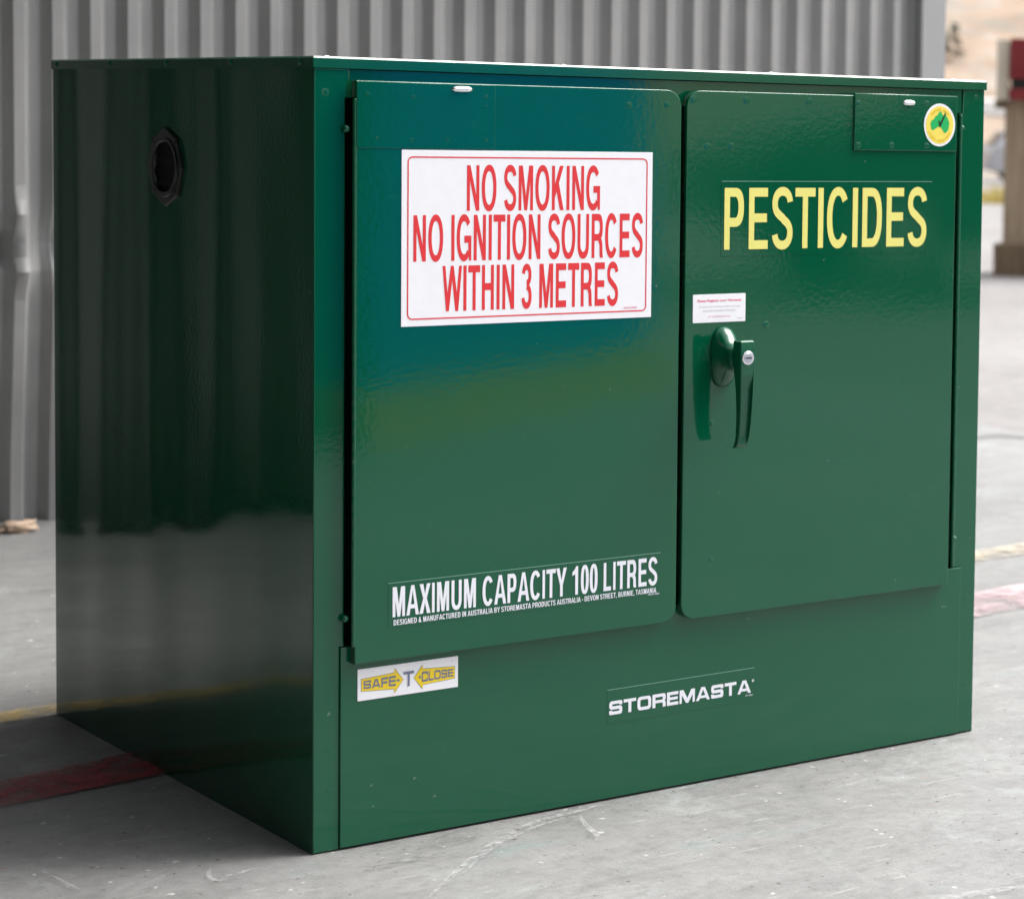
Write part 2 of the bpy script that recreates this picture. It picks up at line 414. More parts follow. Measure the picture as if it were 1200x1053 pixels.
    if ch in 'O0':
        return [[sell(w / 2, .5, w / 2, .515, 0, 350, 35, 2.2 if ch == 'O' else 2.5), sell(w / 2, .5, w / 2 - a * 1.06, .515 - b * .92, 0, 350, 35, 2.1)]]
    if ch == 'D':
        k = w * .48
        return [[[(0, 0)] + sell(k, .5, w - k, .5, -90, 90, 20, 2.4) + [(0, 1)], [(a, b)] + sell(k, .5, w - k - a, .5 - b, -90, 90, 20, 2.2) + [(a, 1 - b)]]]
    if ch in 'PR':
        y0 = .42 if ch == 'P' else .44; cy, ry = (1 + y0 - b) / 2 + 0, (1 - y0 + b) / 2; y0 -= b * .35; cy, ry = (1 + y0) / 2, (1 - y0) / 2; k = w * .55
        wb = w * (.97 if ch == 'R' else 1)
        bowl = sell(k, cy, wb - k, ry, -90, 90, 16, 2.5)
        o = [(0, 0), (a, 0), (a, y0)] + bowl + [(0, 1)]; h = [(a, y0 + b)] + sell(k, cy, wb - k - a, ry - b, -90, 90, 16, 2.2) + [(a, 1 - b)]
        out = [[o, h]]
        if ch == 'R':
            out.append([[(w - a * 1.02, 0), (w, 0), (w, .03), (w * .965, .07), (w * .955, .25), (w * .93, .36), (w * .80, y0 + b * .6), (w * .58, y0 + b * .6), (w * .58, y0), (wb - a * 1.45, y0 - .02), (wb - a * 1.08, y0 - .10), (wb - a * 1.06, .10)]])
        return out
    if ch == 'B':
        k = w * .55; m = .5
        o = [(0, 0)] + sell(k, .27, w - k, .27, -90, 80, 12, 2.4) + sell(k, .75, w * .95 - k, .25, -80, 90, 12, 2.4) + [(0, 1)]
        return [[o, [(a, b)] + sell(k, .27, w - k - a, .27 - b * .98, -90, 90, 10) + [(a, .54 - b)], [(a, .54)] + sell(k, .75, w * .95 - k - a, .25 - b * .9, -90, 90, 10) + [(a, 1 - b)]]]
    if ch == 'U':
        cy = .34
        return [[[(0, 1)] + sell(w / 2, cy, w / 2, cy + .015, 180, 360, 20, 2.3) + [(w, 1), (w - a, 1)] + sell(w / 2, cy, w / 2 - a, cy + .015 - b, 360, 180, 20, 2.2) + [(a, 1)]]]
    if ch in 'CG':
        rx, ry = (w - a) / 2, (1.03 - b) / 2; cx = w / 2
        if ch == 'C': return [[stroke(sell(cx, .5, rx, ry, 38, 322, 34, 2.2), a * 1.04, b, w)]]
        return [[stroke(sell(cx, .5, rx, ry, 40, 318, 34, 2.2), a * 1.04, b, w)], [[(w - a * .72, 0), (w, 0), (w, .545), (w * .52, .545), (w * .52, .545 - b), (w - a, .545 - b), (w - a, .24)]]]
    if ch == 'S':
        xl, xr = a / 2, w - a / 2; cx = w / 2; B = b / 2 - .015
        up = sell(cx, .735, (xr - xl) / 2 * .96, .265 - B, 8, 180, 18, 2.2)
        x0 = up[-1]; mid = bez(x0, (x0[0], .60), (cx - w * .18, .565), (cx, .505), 8)
        lo = [(w - x, 1 - y) for x, y in (up + mid)][::-1]
        return [[stroke(up + mid + lo[1:], a * 1.02, b, w)]]
    if ch == '3':
        xr = w - a / 2; cx = w * .48; B = b / 2 - .015
        u = sell(cx, .755, (xr - a / 2) / 2 * .92, .245 - B, 172, -90, 20, 2.2); l = sell(cx, .275, (xr - a / 2) / 2, .275 - B, 90, -172, 20, 2.2)
        return [[stroke(u, a, b * .95, w)], [stroke(l, a, b * .95, w)]]
    if ch == '1': return [[[(w * .42, 0), (w * .42 + a * 1.05, 0), (w * .42 + a * 1.05, 1), (w * .42 + a * .3, 1), (w * .30, .88), (0, .80), (0, .80 - b * .85), (w * .42, .72)]]]
    if ch == '-': return [[[(0, .3), (w, .3), (w, .3 + b), (0, .3 + b)]]]
    if ch == ',': return [[[(0, .02), (w * .4, -.18), (w, -.1), (w, .16), (0, .16)]]]
    if ch == '7': return [[[(w * .2, 0), (w * .2 + a * 1.2, 0), (w, 1 - b), (w, 1), (0, 1), (0, 1 - b), (w - a * 1.3, 1 - b)]]]
    if ch == '2': return [[stroke(sell(w * .5, .7, (w - a) / 2, .3 - b / 2, 170, -20, 14) + [(w * .3, b * .9)], a, b, w)], [[(0, 0), (w, 0), (w, b), (0, b)]]]
    if ch == '6': return [[sell(w / 2, .31, w / 2, .325, 0, 350, 35), sell(w / 2, .31, w / 2 - a, .325 - b, 0, 350, 35)], [stroke(sell(w / 2, .5, (w - a) / 2, .515 - b / 2, 45, 190, 14), a, b, w)]]
    if ch == '5': return [[[(w * .1, .45), (w * .3, .45), (w * .34, 1 - b), (w * .95, 1 - b), (w * .95, 1), (w * .18, 1)]], [stroke(sell(w * .48, .32, (w - a) / 2 * .97, .335 - b / 2, 130, -168, 20), a, b, w)]]
    if ch == '&':
        return [[sell(w * .42, .76, w * .24, .25, 0, 350, 20), sell(w * .42, .76, max(.02, w * .24 - a * .9), .25 - b * .9, 0, 350, 20)], [sell(w * .40, .28, w * .40, .29, 0, 350, 24), sell(w * .40, .28, max(.02, w * .40 - a), .29 - b, 0, 350, 24)], [[(w * .30, .62), (w * .30 + a * 1.1, .66), (w, 0), (w - a * 1.4, 0)]]]
    return []
def caps(name, body, m, parent, mp, u0, u1, v0, v1, h, a, b, track=0.0):
    """one line of capitals fitted to the box; a, b = stem and bar as fractions of the cap height"""
    Hh = v1 - v0; tot = (sum(ADV[c] for c in body) - BEAR.get(body[0], 70) - BEAR.get(body[-1], 70)) / 1000 + track * (len(body) - 1)
    xs = (u1 - u0) / Hh / tot; x = -BEAR.get(body[0], 70) / 1000 * xs; lev = [[], [], []]
    for c in body:
        br = BEAR.get(c, 70) / 1000 * xs; wd = ADV[c] / 1000 * xs - 2 * br
        if c != ' ':
            for k, piece in enumerate(cap(c, max(wd, .02), a if c != 'I' else wd, b)):
                lev[min(k, 2)] += [[(x + br + px, py) for px, py in o] for o in piece]
        x += ADV[c] / 1000 * xs + track * xs
    mb = MB()
    for k, polys in enumerate(lev):
        if not polys: continue
        me = curve_mesh('t', polys)
        mb.add([mp(u0 + v.co.x * Hh, v0 + v.co.y * Hh, h + k * 3e-5) for v in me.vertices], [tuple(p.vertices) for p in me.polygons]); bpy.data.meshes.remove(me)
    return mb.build(name, m, parent)

# ================================================================== setting
def sheet(name, pts, z, m, parent=None):
    me = bpy.data.meshes.new(name); me.from_pydata([(x, y, z) for x, y in pts], [], [tuple(range(len(pts)))]); me.update()
    return link(name, me, m, parent)
fl = sheet('concrete_floor', [(-9, -2.4), (2.0, -2.4), (3.25, 2.99), (9, 3.95), (9, 5.2), (-9, 5.2)], 0, M['concrete'])
# the slab edge runs on past the end of the wall
fl.data.clear_geometry()
fl.data.from_pydata([(x, y, 0) for x, y in [(-9, -9), (4.4, -9), (3.30, -2.0), (3.36, 3.01), (2.9, 3.2), (-9, 3.2)]], [], [(0, 1, 2, 3, 4, 5)])
tag(fl, kind='structure')

def mat_yard():
    k = NM('pale_gravel_yard')
    c = k.ramp(k.noise(.35, 6, .6), [(.3, (.19, .18, .175)), (.55, (.235, .226, .222)), (.75, (.28, .27, .265))])
    f = k.ramp(k.noise(14, 6, .7), [(.3, grey(.78)), (.6, grey(1.05))])
    c = k.mix(1.0, c, f, 'MULTIPLY')
    return k.set(Base_Color=c, Roughness=.95, Normal=k.bump(k.noise(30, 5, .7), .4, .02))
M['yard'] = mat_yard()
def mat_hill():
    k = NM('dry_hillside')
    c = k.ramp(k.noise(.16, 6, .66, dist=.6), [(.30, (.19, .185, .18)), (.42, (.26, .23, .19)), (.5, (.30, .215, .155)), (.58, (.30, .265, .225)), (.7, (.20, .195, .19))])
    f = k.ramp(k.noise(.5, 6, .7), [(.35, grey(.72)), (.6, grey(1.1))])
    c = k.mix(1.0, c, f, 'MULTIPLY')
    return k.set(Base_Color=c, Roughness=1.0)
M['hill'] = mat_hill()

CX, CY = -1.25, -2.75
def ground_z(x, y):
    """yard falls gently away to the right rear"""
    if y < 2 and x < 6: return -.012
    d = max(0.0, math.hypot(max(0, x - 4), max(0, y - 4)) - 10)
    return -.012 - .66 * min(1, d / 44)
def grid_sheet(name, x0, x1, y0, y1, nx, ny, zf, m, smooth=True):
    mb = MB(); v = []; f = []
    for j in range(ny + 1):
        for i in range(nx + 1):
            x = x0 + (x1 - x0) * i / nx; y = y0 + (y1 - y0) * j / ny; v.append((x, y, zf(x, y)))
    for j in range(ny):
        for i in range(nx):
            a = j * (nx + 1) + i; f.append((a, a + 1, a + nx + 2, a + nx + 1))
    mb.add(v, f, smooth); return mb.build(name, m)
yd = grid_sheet('yard', -170, 170, -170, 170, 170, 170, ground_z, M['yard']); tag(yd, kind='structure')
def hill_z(x, y):
    # a long bank that starts ~75 m off, on the far side and behind the camera
    d = math.hypot(x - CX, y - CY); s = max(0, d - 72)
    return -1.2 + s * .34 + 1.5 * (noise.noise(Vector((x * .05, y * .05, 0)))) * min(1, s / 12)
mb = MB(); v = []; f = []; NA, NR = 180, 16
for j in range(NR + 1):
    for i in range(NA):
        a = 2 * math.pi * i / NA; d = 70 + 7.5 * j
        x, y = CX + d * math.cos(a), CY + d * math.sin(a); v.append((x, y, hill_z(x, y)))
for j in range(NR):
    for i in range(NA):
        k = (i + 1) % NA; f.append((j * NA + i, j * NA + k, (j + 1) * NA + k, (j + 1) * NA + i))
mb.add(v, f, True); hl = mb.build('hillside', M['hill']); tag(hl, kind='structure')

# painted lines and marks on the floor
def ribbon(name, pts, wid, z, m):
    mb = MB(); v = []; n = len(pts)
    for i, p in enumerate(pts):
        a = Vector(pts[max(0, i - 1)]); b = Vector(pts[min(n - 1, i + 1)]); t = (b - a).normalized(); nn = Vector((-t.y, t.x))
        ww = wid * (.35 + .65 * math.sin(math.pi * (i + .3) / (n - .4))) if wid < .03 else wid
        v += [(p[0] + nn.x * ww / 2, p[1] + nn.y * ww / 2, z), (p[0] - nn.x * ww / 2, p[1] - nn.y * ww / 2, z)]
    mb.add(v, [(2 * i, 2 * i + 1, 2 * i + 3, 2 * i + 2) for i in range(n - 1)]); o = mb.build(name, m); tag(o, kind='structure'); return o
def quad_strip(name, a, b, z, m):
    mb = MB(); v = []
    for (xa, ya), (xb, yb) in zip(a, b): v += [(xa, ya, z), (xb, yb, z)]
    mb.add(v, [(2 * i, 2 * i + 1, 2 * i + 3, 2 * i + 2) for i in range(len(a) - 1)]); o = mb.build(name, m); tag(o, kind='structure'); return o
quad_strip('yellow_floor_line', [(-4, .56), (-.07, .915), (.9, 1.035)], [(-4, .49), (-.087, .852), (.9, .955)], .004, M['line_yellow'])
quad_strip('yellow_floor_line', [(.9, 1.035), (2.0, 1.171), (3.2, 1.31)], [(.9, .955), (1.93, 1.07), (3.2, 1.20)], .004, M['line_yellow_sunlit'])
quad_strip('red_floor_line', [(-4, .20), (-.188, .537), (.001, .582), (.9, .71)], [(-4, .08), (-.225, .416), (.0, .45), (.9, .56)], .004, M['line_red'])
quad_strip('red_floor_line', [(.9, .71), (1.70, .82), (3.2, 1.0)], [(.9, .56), (1.55, .638), (3.2, .82)], .004, M['line_red_sunlit'])
def spline(pts, n=8):
    out = []
    P = [pts[0]] + list(pts) + [pts[-1]]
    for i in range(1, len(P) - 2):
        p0, p1, p2, p3 = [Vector(q) for q in P[i - 1:i + 3]]
        for k in range(n):
            t = k / n
            out.append(tuple(.5 * ((2 * p1) + (p2 - p0) * t + (2 * p0 - 5 * p1 + 4 * p2 - p3) * t * t + (3 * p1 - p0 - 3 * p2 + p3) * t ** 3)))
    out.append(tuple(pts[-1])); return out
ribbon('floor_scuff', spline([(.03, -.24), (.11, -.162), (.191, -.094), (.278, -.044), (.339, -.035), (.386, -.024)]), .011, .004, M['scuff'])
ribbon('floor_scuff', spline([(.10, -.185), (.18, -.112), (.27, -.062), (.33, -.05)]), .007, .0045, M['scuff'])
ribbon('floor_scuff', spline([(.33, -.059), (.315, -.10), (.302, -.15), (.29, -.16)]), .008, .005, M['scuff'])
ribbon('floor_scuff', spline([(-.12, -.03), (-.10, -.024), (-.075, -.024)]), .008, .004, M['scuff'])
ribbon('floor_scuff', spline([(-.13, -.06), (-.135, -.02), (-.12, .01)]), .006, .0045, M['scuff'])
ribbon('floor_scuff', spline([(-.276, .118), (-.272, .07), (-.266, .02)]), .006, .004, M['scuff'])
ribbon('floor_scuff', spline([(.60, -.62), (.5, -.60), (.42, -.62)]), .02, .004, M['scuff'])
ribbon('rubber_smear', spline([(.10, -.06), (.16, -.055), (.20, -.04)]), .028, .004, M['stain'])
ribbon('rubber_smear', spline([(.02, -.10), (.08, -.09), (.12, -.10)]), .026, .0045, M['stain'])
ribbon('floor_joint', spline([(3.10, 2.60), (3.236, 2.622), (3.262, 2.595), (3.29, 2.50), (3.30, 2.40)]), .022, .004, NM('joint_filler').set(Base_Color=(.2, .2, .18, 1), Roughness=.9))

# ------------------------------------------------------------------ shed
shed = empty('metal_shed', (0, 2.6, 0), 'grey metal shed with ribbed sheet wall, dented low at the left, behind the green cabinet', 'shed')
WY = 2.52; PITCH = .0786; DEPTH = .025
def prof():
    """one rib: crest, right slope, valley, left slope (offsets along x, depth)"""
    c, s = .0225, (PITCH - .045) / 2
    return [(0, 0), (c, 0), (c + s, 1), (2 * c + s, 1)]
xs = []
x = .4954 - PITCH * 66 - .0112
while x < 2.80:
    for dx, q in prof(): xs.append((x + dx, q))
    x += PITCH
xs.append((2.835, 0))
zs = [-.03] + [.03 * i for i in range(1, 27)] + [.9, 1.05, 1.4, 2, 2.7, 3.4]
def dent(x, z):
    dy = 0; dx = 0
    if .0 < x < 1.3 and z < .8:
        g = math.exp(-((x - .45) / .28) ** 2)
        t = max(0, min(1, (.60 - z) / .60)); t = t * t * (3 - 2 * t)
        dy += .10 * g * t                       # pushed in towards the foot
        dx += .02 * g * t
        dy += .050 * math.exp(-((x - .462) / .022) ** 2 - ((z - .585) / .022) ** 2)
        dy -= .022 * math.exp(-((x - .49) / .02) ** 2 - ((z - .66) / .03) ** 2)
        dy -= .024 * math.exp(-((x - .50) / .025) ** 2 - ((z - .535) / .025) ** 2)
        dy += .030 * math.exp(-((x - .565) / .02) ** 2 - ((z - .60) / .05) ** 2)
    return dx, dy
mb = MB(); v = []; f = []; n = len(xs)
fine = [i for i in range(n)]
# refine columns where the dents are
xs2 = []
for i in range(n - 1):
    (xa, qa), (xb, qb) = xs[i], xs[i + 1]; xs2.append((xa, qa))
    if .36 < xa < .66:
        for k in (1, 2, 3): xs2.append((xa + (xb - xa) * k / 4, qa + (qb - qa) * k / 4))
xs2.append(xs[-1]); n = len(xs2)
for z in zs:
    for xx, q in xs2:
        dx, dy = dent(xx, z); v.append((xx + dx, WY - DEPTH / 2 + DEPTH * q + dy - .0, z))
for j in range(len(zs) - 1):
    for i in range(n - 1):
        a = j * n + i; f.append((a, a + 1, a + n + 1, a + n))
mb.add(v, f, False); mb.build('ribbed_wall', M['wall'], shed).location = (0, -2.6, 0)
for o in shed.children: o.location = (0, -2.6, 0)
def shed_box(name, m, *b):
    mb = MB(); mb.box(*b); o = mb.build(name, m, shed); o.location = (0, -2.6, 0); return o
shed_box('corner_flashing', M['flashing'], 2.842, 2.922, 2.485, 2.60, .004, 3.4)
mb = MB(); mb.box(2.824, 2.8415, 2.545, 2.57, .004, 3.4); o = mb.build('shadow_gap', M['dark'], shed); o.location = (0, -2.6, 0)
SHADE_ROOF_Z = 3.0
def shade_roof_part(*b): shed_box('shade_roof', M['shade_sheet'], *b)  # unseen roof pieces, added and sized to cut the sun
shade_roof_part(-9, 2.95, 1.95, 2.64, SHADE_ROOF_Z, SHADE_ROOF_Z + .06)
shade_roof_part(-9, -.6, -12, 1.947, SHADE_ROOF_Z, SHADE_ROOF_Z + .06)
shade_roof_part(-.597, 1.0, .1, 1.947, SHADE_ROOF_Z, SHADE_ROOF_Z + .06)
shed_box('shade_side_wall', M['shade_sheet'], -2.95, -2.9, -12, 2.48, 0, SHADE_ROOF_Z - .003)  # unseen wall, added to keep the left side dark
shed_box('shade_front_wall', M['shade_sheet'], -2.899, -1.2, -5.05, -5.0, 0, SHADE_ROOF_Z - .003)  # another unseen wall, closing off light from the front left

# a dark folded curtain added unseen to dim the reflection in the cabinet's left side
mb = MB(); v = []; n = 150; zz = (.03, .35, 1.0, 1.8, 2.9)
for side in (0, 1):
    for z in zz:
        for i in range(n + 1):
            t = i / n; x = -2.75 + 2.25 * t
            fold = .045 * math.sin(x * 21 + 1.3 * math.sin(x * 4.1) + .25 * math.sin(z * 2)) + .018 * math.sin(x * 47 + z)
            v.append((x + .01 * math.sin(z * 3 + x * 9), 2.36 + fold * (1.1 - .12 * z) + .004 * side, z + (.012 * math.sin(x * 11) if z < .1 else 0)))
f = []; L = len(zz); m = (n + 1) * L
for j in range(L - 1):
    for i in range(n):
        a = j * (n + 1) + i; f += [(a, a + 1, a + n + 2, a + n + 1), (m + a, m + a + n + 1, m + a + n + 2, m + a + 1)]
for i in range(n): f += [(i, m + i, m + i + 1, i + 1)]
mb.add(v, f, True)
cu = mb.build('side_darkener', flat('charcoal_darkener', (.085, .088, .085, 1), .7)); tag(cu, 'charcoal folded curtain added out of view to dim the reflection in the cabinet side', 'darkener')

# ================================================================== cabinet
W, D, H, LH = 1.0188, 0.8704, 0.940, 0.0137
cab = empty('safety_cabinet', (0, 0, 0), 'glossy dark green two door pesticide storage cabinet standing on the concrete floor', 'cabinet')
G = M['green']; GF = M['green_fine']
mb = MB()                                     # shell: sides, back and the hollow front
mb.rings([[(-0, y, z) for y, z in ((0.0016, 0), (D, 0), (D, H), (0.0016, H))], [(.0012, y, z) for y, z in ((0, 0), (D, 0), (D, H), (0, H))]], smooth=False)
sh = mb.build('side_panel', M['green_side'], cab)
mb = MB(); mb.box(W - .0012, W, .0016, D, 0, H); mb.build('side_panel', G, cab)
mb = MB(); mb.box(.0014, W - .0014, D - .002, D - .0005, 0, H); mb.build('back_panel', G, cab)
mb = MB(); mb.box(.0014, W - .0014, .03, .034, .001, H - .001); mb.build('inner_frame', M['dark'], cab)
# front frame: corner posts (with a notch for the hinges), lower panel, header
def poly_plate(name, m, parent, mp, pts, h0, h1, bev=.0008):
    c = Vector((sum(p[0] for p in pts) / len(pts), sum(p[1] for p in pts) / len(pts)))
    def off(d):
        out = []; n = len(pts)
        for i in range(n):
            p = Vector(pts[i]); a = (p - Vector(pts[i - 1])).normalized(); b = (Vector(pts[(i + 1) % n]) - p).normalized()
            na, nb = Vector((-a.y, a.x)), Vector((-b.y, b.x)); k = na + nb; k /= max(.3, k.dot(na)); out.append(p + k * d)
        return out
    mb = MB(); rg = [[mp(p.x, p.y, h0) for p in off(0)]]
    for a in (0, 30, 60, 90): rg.append([mp(p.x, p.y, h1 - bev + bev * math.sin(R(a))) for p in off(bev * (1 - math.cos(R(a))))])
    mb.rings(rg); return mb.build(name, m, parent)
poly_plate('corner_post', G, cab, F, [(0.0003, .0016), (.0326, .0016), (.0326, .2482), (.0385, .2482), (.0385, .9055), (.0434, .9055), (.0434, H - .0006), (0.0003, H - .0006)], -.028, .0006)
poly_plate('corner_post', G, cab, F, [(.9905, .0022), (W - .0003, .0022), (W - .0003, H - .0006), (.9795, H - .0006), (.9795, .9055), (.9735, .9055), (.9735, .2478), (.9905, .2478)], -.028, .0)
plate('lower_panel', G, cab, F, .0332, .9893, .0028, .2474, -.028, .0032, bevel=.001)
plate('header_rail', G, cab, F, .0442, .9778, .9058, H - .0008, -.028, -.0016, bevel=.0008)
# lid with its screws
mb = MB(); slab(mb, T, -.0024, W + .0024, -.0024, D + .002, H, H + LH, (.0008,) * 4, bevel=.0021, bseg=1, seg=2)
mb.sm = [False] * len(mb.f)
lid = mb.build('lid', GF, cab)
def screw(mp, u, v, h, r, ht, parent, m=GF):
    o = dome('screw', m, parent, mp, u, v, h, r, ht, 14, 3); return o
for y in (.8498, .6448, .4424, .2365, .0345): screw(S, y, H + .0068, .0022, .0042, .0026, lid)
for x in (.0271, .3458, .6646, .9819): screw(T, x, .03, H + LH, .0055, .0022, lid, M['steel'])
# doors -----------------------------------------------------------------
dl = plate('door', G, cab, F, .0458, .4962, .2276, .9264, 0.0035, .015, (.0004, .020, .022, .0004), bevel=.0012)
dr = plate('door', G, cab, F, .5042, .9560, .2272, .9268, 0.0035, .015, (.022, .0004, .0004, .022), bevel=.0012)
# door edge folds behind the slab so that the gap between the doors reads deep
plate('cover_plate', G, dl, F, .0462, .2272, .8466, .9255, .015, .0158, bevel=.0005)
plate('cover_plate', G, dr, F, .7735, .9545, .8512, .9300, .015, .0178, bevel=.0012)
def weld(parent, u, v, h, r=.0058, ht=.0003): dome('weld_mark', GF, parent, F, u, v, h, r, ht, 14, 4)
for u, v in ((.0600, .9110), (.118, .9085), (.2150, .911), (.0720, .8585), (.1165, .857), (.163, .858), (.2150, .858)): weld(dl, u, v, .0157, .0026, .0002)
for u, v in ((.4170, .905), (.4740, .907)): weld(dl, u, v, .0149, .0048)
for u, v in ((.5140, .9146), (.5972, .9154), (.6985, .9165), (.5365, .8536), (.5740, .8540)): weld(dr, u, v, .0149)
for u, v in ((.7790, .9160), (.8990, .918), (.7805, .8585), (.8380, .8590), (.9000, .8590)): weld(dr, u, v, .0177, .0046, .0004)
weld(dr, .6330, .6150, .0149, .0055, .0006); weld(dr, .548, .487, .0149, .004, .0005); weld(dr, .55, .305, .0149, .004, .0005)
def catch(parent, u, v, h, L):
    mb = MB(); n = 10; rg = []
    for k in range(9):
        x = u - L / 2 + L * k / 8; r = .0038 * math.sqrt(max(.08, 1 - (abs(k - 4) / 4) ** 4))
        rg.append([(x, -(h + r * .8 * math.cos(2 * math.pi * i / n)), v + r * math.sin(2 * math.pi * i / n)) for i in range(n)])
    mb.rings(rg); mb.build('door_catch', M['chrome'], parent)
catch(dl, .1822, .9195, .0158, .028); catch(dr, .8676, .9185, .0176, .022)
# hinges: long piano hinge, knuckle seams as grooves
def hinge(x, y, r, z0, z1, n, side):
    mb = MB(); rg = []; seg = 14; st = (z1 - z0) / n
    for k in range(n):
        for (dz, rr) in ((0.0003, r * .955), (.0011, r), (st - .0011, r), (st - .0003, r * .955)):
            rg.append([(x + rr * math.cos(2 * math.pi * i / seg), y + rr * math.sin(2 * math.pi * i / seg), z0 + k * st + dz) for i in range(seg)])
    mb.rings(rg); h = mb.build('hinge', GF, cab)
    return h
h1 = hinge(.0449, -.0128, .0026, .2490, .9050, 36, 0)
h2 = hinge(.9738, -.0012, .0030, .2490, .9040, 36, 1)
for z in (.8690, .2830): dome('hinge_screw', GF, h1, F, .0375, z, .0055, .0046, .0050, 14, 4)
for z in (.8850, .2900): dome('hinge_screw', GF, h2, F, .9775, z, .0008, .0040, .0030, 14, 4)
for u, v in ((.0137, .9117), (.0198, .1263), (.0205, .0761), (.0195, .185)): dome('weld_mark', GF, cab, F, u, v, .0005, .0048, .0003, 14, 4)
dome('weld_mark', GF, cab, F, .1197, .0095, .0031, .0036, .0003, 14, 4)
for u, v in ((1.0020, .2007), (1.0020, .1437), (1.0040, .0738), (1.003, .42), (1.003, .93)): dome('weld_mark', GF, cab, F, u, v, -.0001, .0038, .0003, 14, 4)

# handle ------------------------------------------------------------------
hd = MB(); HX, HZ = .5650, .5755; rg = []; SEG = 28
for (h, a, b, dz) in ((.0148, .0205, .0405, 0), (.0170, .0205, .0405, 0), (.0200, .0196, .0392, 0), (.0250, .0176, .0340, .002), (.0300, .0156, .0265, .0035), (.0350, .0142, .0198, .0035), (.0400, .0136, .0160, .003), (.0470, .0134, .0148, .002), (.0560, .0134, .0146, .001)):
    ring = []
    for i in range(SEG):
        t = 2 * math.pi * i / SEG; c, s = math.cos(t), math.sin(t); e = 2 / 2.5
        ring.append(F(HX + a * math.copysign(abs(c) ** e, c), HZ + dz + b * math.copysign(abs(s) ** e, s), h))
    rg.append(ring)
hd.rings(rg); esc = hd.build('handle', GF, cab)
mb = MB(); rg = []                      # lever: a tapering bar with a long slot in its face
path = [(.6010, .0700, .0098, .0130), (.5995, .0722, .0110, .0165), (.5900, .0730, .0114, .0172), (.5700, .0736, .0114, .0172), (.5560, .0736, .0110, .0155), (.5350, .0732, .0105, .0120), (.5100, .0720, .0098, .0100), (.4900, .0702, .0092, .0090), (.4740, .0676, .0086, .0084), (.4640, .0640, .0082, .0080), (.4590, .0590, .0078, .0066), (.4575, .0540, .0074, .0045)]
slot = [0, 0, 0, 0, .0005, .0055, .0052, .0050, .0046, .0004, 0, 0]
for (z, h, hw, dp), s in zip(path, slot):
    rw = hw * .78; b = .0011
    P = [(-hw, -dp), (-hw, -b), (-hw + b, 0), (-rw - .0004, 0), (-rw, -s), (rw, -s), (rw + .0004, 0), (hw - b, 0), (hw, -b), (hw, -dp)]
    rg.append([F(HX + .0005 + u, z, h + d) for u, d in P])
mb.rings(rg, smooth=False); lv = mb.build('lever', GF, esc)
bv = lv.modifiers.new('soft_edge', 'BEVEL'); bv.width = .0007; bv.segments = 2; bv.limit_method = 'ANGLE'; bv.angle_limit = R(35)
def disc(name, m, parent, u, v, h0, h1, r, bev=.0008, seg=32):
    mb = MB(); rg = []
    for (hh, rr) in ((h0, r), (h1 - bev, r), (h1 - bev * .3, r - bev * .3), (h1, r - bev)):
        rg.append([F(u + rr * math.cos(2 * math.pi * i / seg), v + rr * math.sin(2 * math.pi * i / seg), hh) for i in range(seg)])
    mb.rings(rg); return mb.build(name, m, parent)
LX, LZ = HX + .0002, .5785
disc('lock', M['chrome'], esc, LX, LZ, .0715, .0748, .0092)
disc('lock', M['steel'], esc, LX, LZ, .0745, .0753, .0066, .0004)
mb = MB(); mb.box(LX - .0046, LX + .0046, -.0756, -.0752, LZ - .0009, LZ + .0009); mb.build('keyhole', M['black'], esc)

# vent on the left side -------------------------------------------------------
VY, VZ = .4460, .8115; KX = 1.13
def vring(r, h, seg=40, rot=0): return [S(VY + KX * r * math.cos(2 * math.pi * i / seg + rot), VZ + r * math.sin(2 * math.pi * i / seg + rot), h) for i in range(seg)]
mb = MB(); o8 = lambda r, h: [S(VY + KX * q[0], VZ + q[1], h) for q in [(r * math.cos(math.pi / 2 + 2 * math.pi * (i // 5) / 8) * (1 - (i % 5) / 5) + r * math.cos(math.pi / 2 + 2 * math.pi * (i // 5 + 1) / 8) * (i % 5) / 5, r * math.sin(math.pi / 2 + 2 * math.pi * (i // 5) / 8) * (1 - (i % 5) / 5) + r * math.sin(math.pi / 2 + 2 * math.pi * (i // 5 + 1) / 8) * (i % 5) / 5) for i in range(40)]]
c0 = lambda r, h: vring(r, h, 40, math.pi / 2)
mb.rings([o8(.0520, .0002), o8(.0520, .0030), o8(.0508, .0040), c0(.0400, .0040), c0(.0388, .0056), c0(.0345, .0056), c0(.0333, .0046), c0(.0325, .0004)], cap0=False, cap1=False, smooth=False)
vt = mb.build('vent', M['vent_dark'], cab)
mb = MB(); mb.rings([c0(.0325, .0006), c0(.0010, .0007)], smooth=False); mb.build('vent_mesh', M['vent_black'], vt)
for dz in (-.018, 0, .018):
    mb = MB(); L = KX * math.sqrt(.0318 ** 2 - dz ** 2); mb.add([S(VY - L, VZ + dz, .0012), S(VY + L, VZ + dz, .0012), S(VY + L, VZ + dz - .006, .0035), S(VY - L, VZ + dz - .006, .0035)], [(0, 1, 2, 3)])
    mb.build('louvre', M['vent_black'], vt)
for a in (45, 135, 225, 315): screw(S, VY + KX * .0445 * math.cos(R(a)), VZ + .0445 * math.sin(R(a)), .0038, .0028, .0016, vt, M['black'])

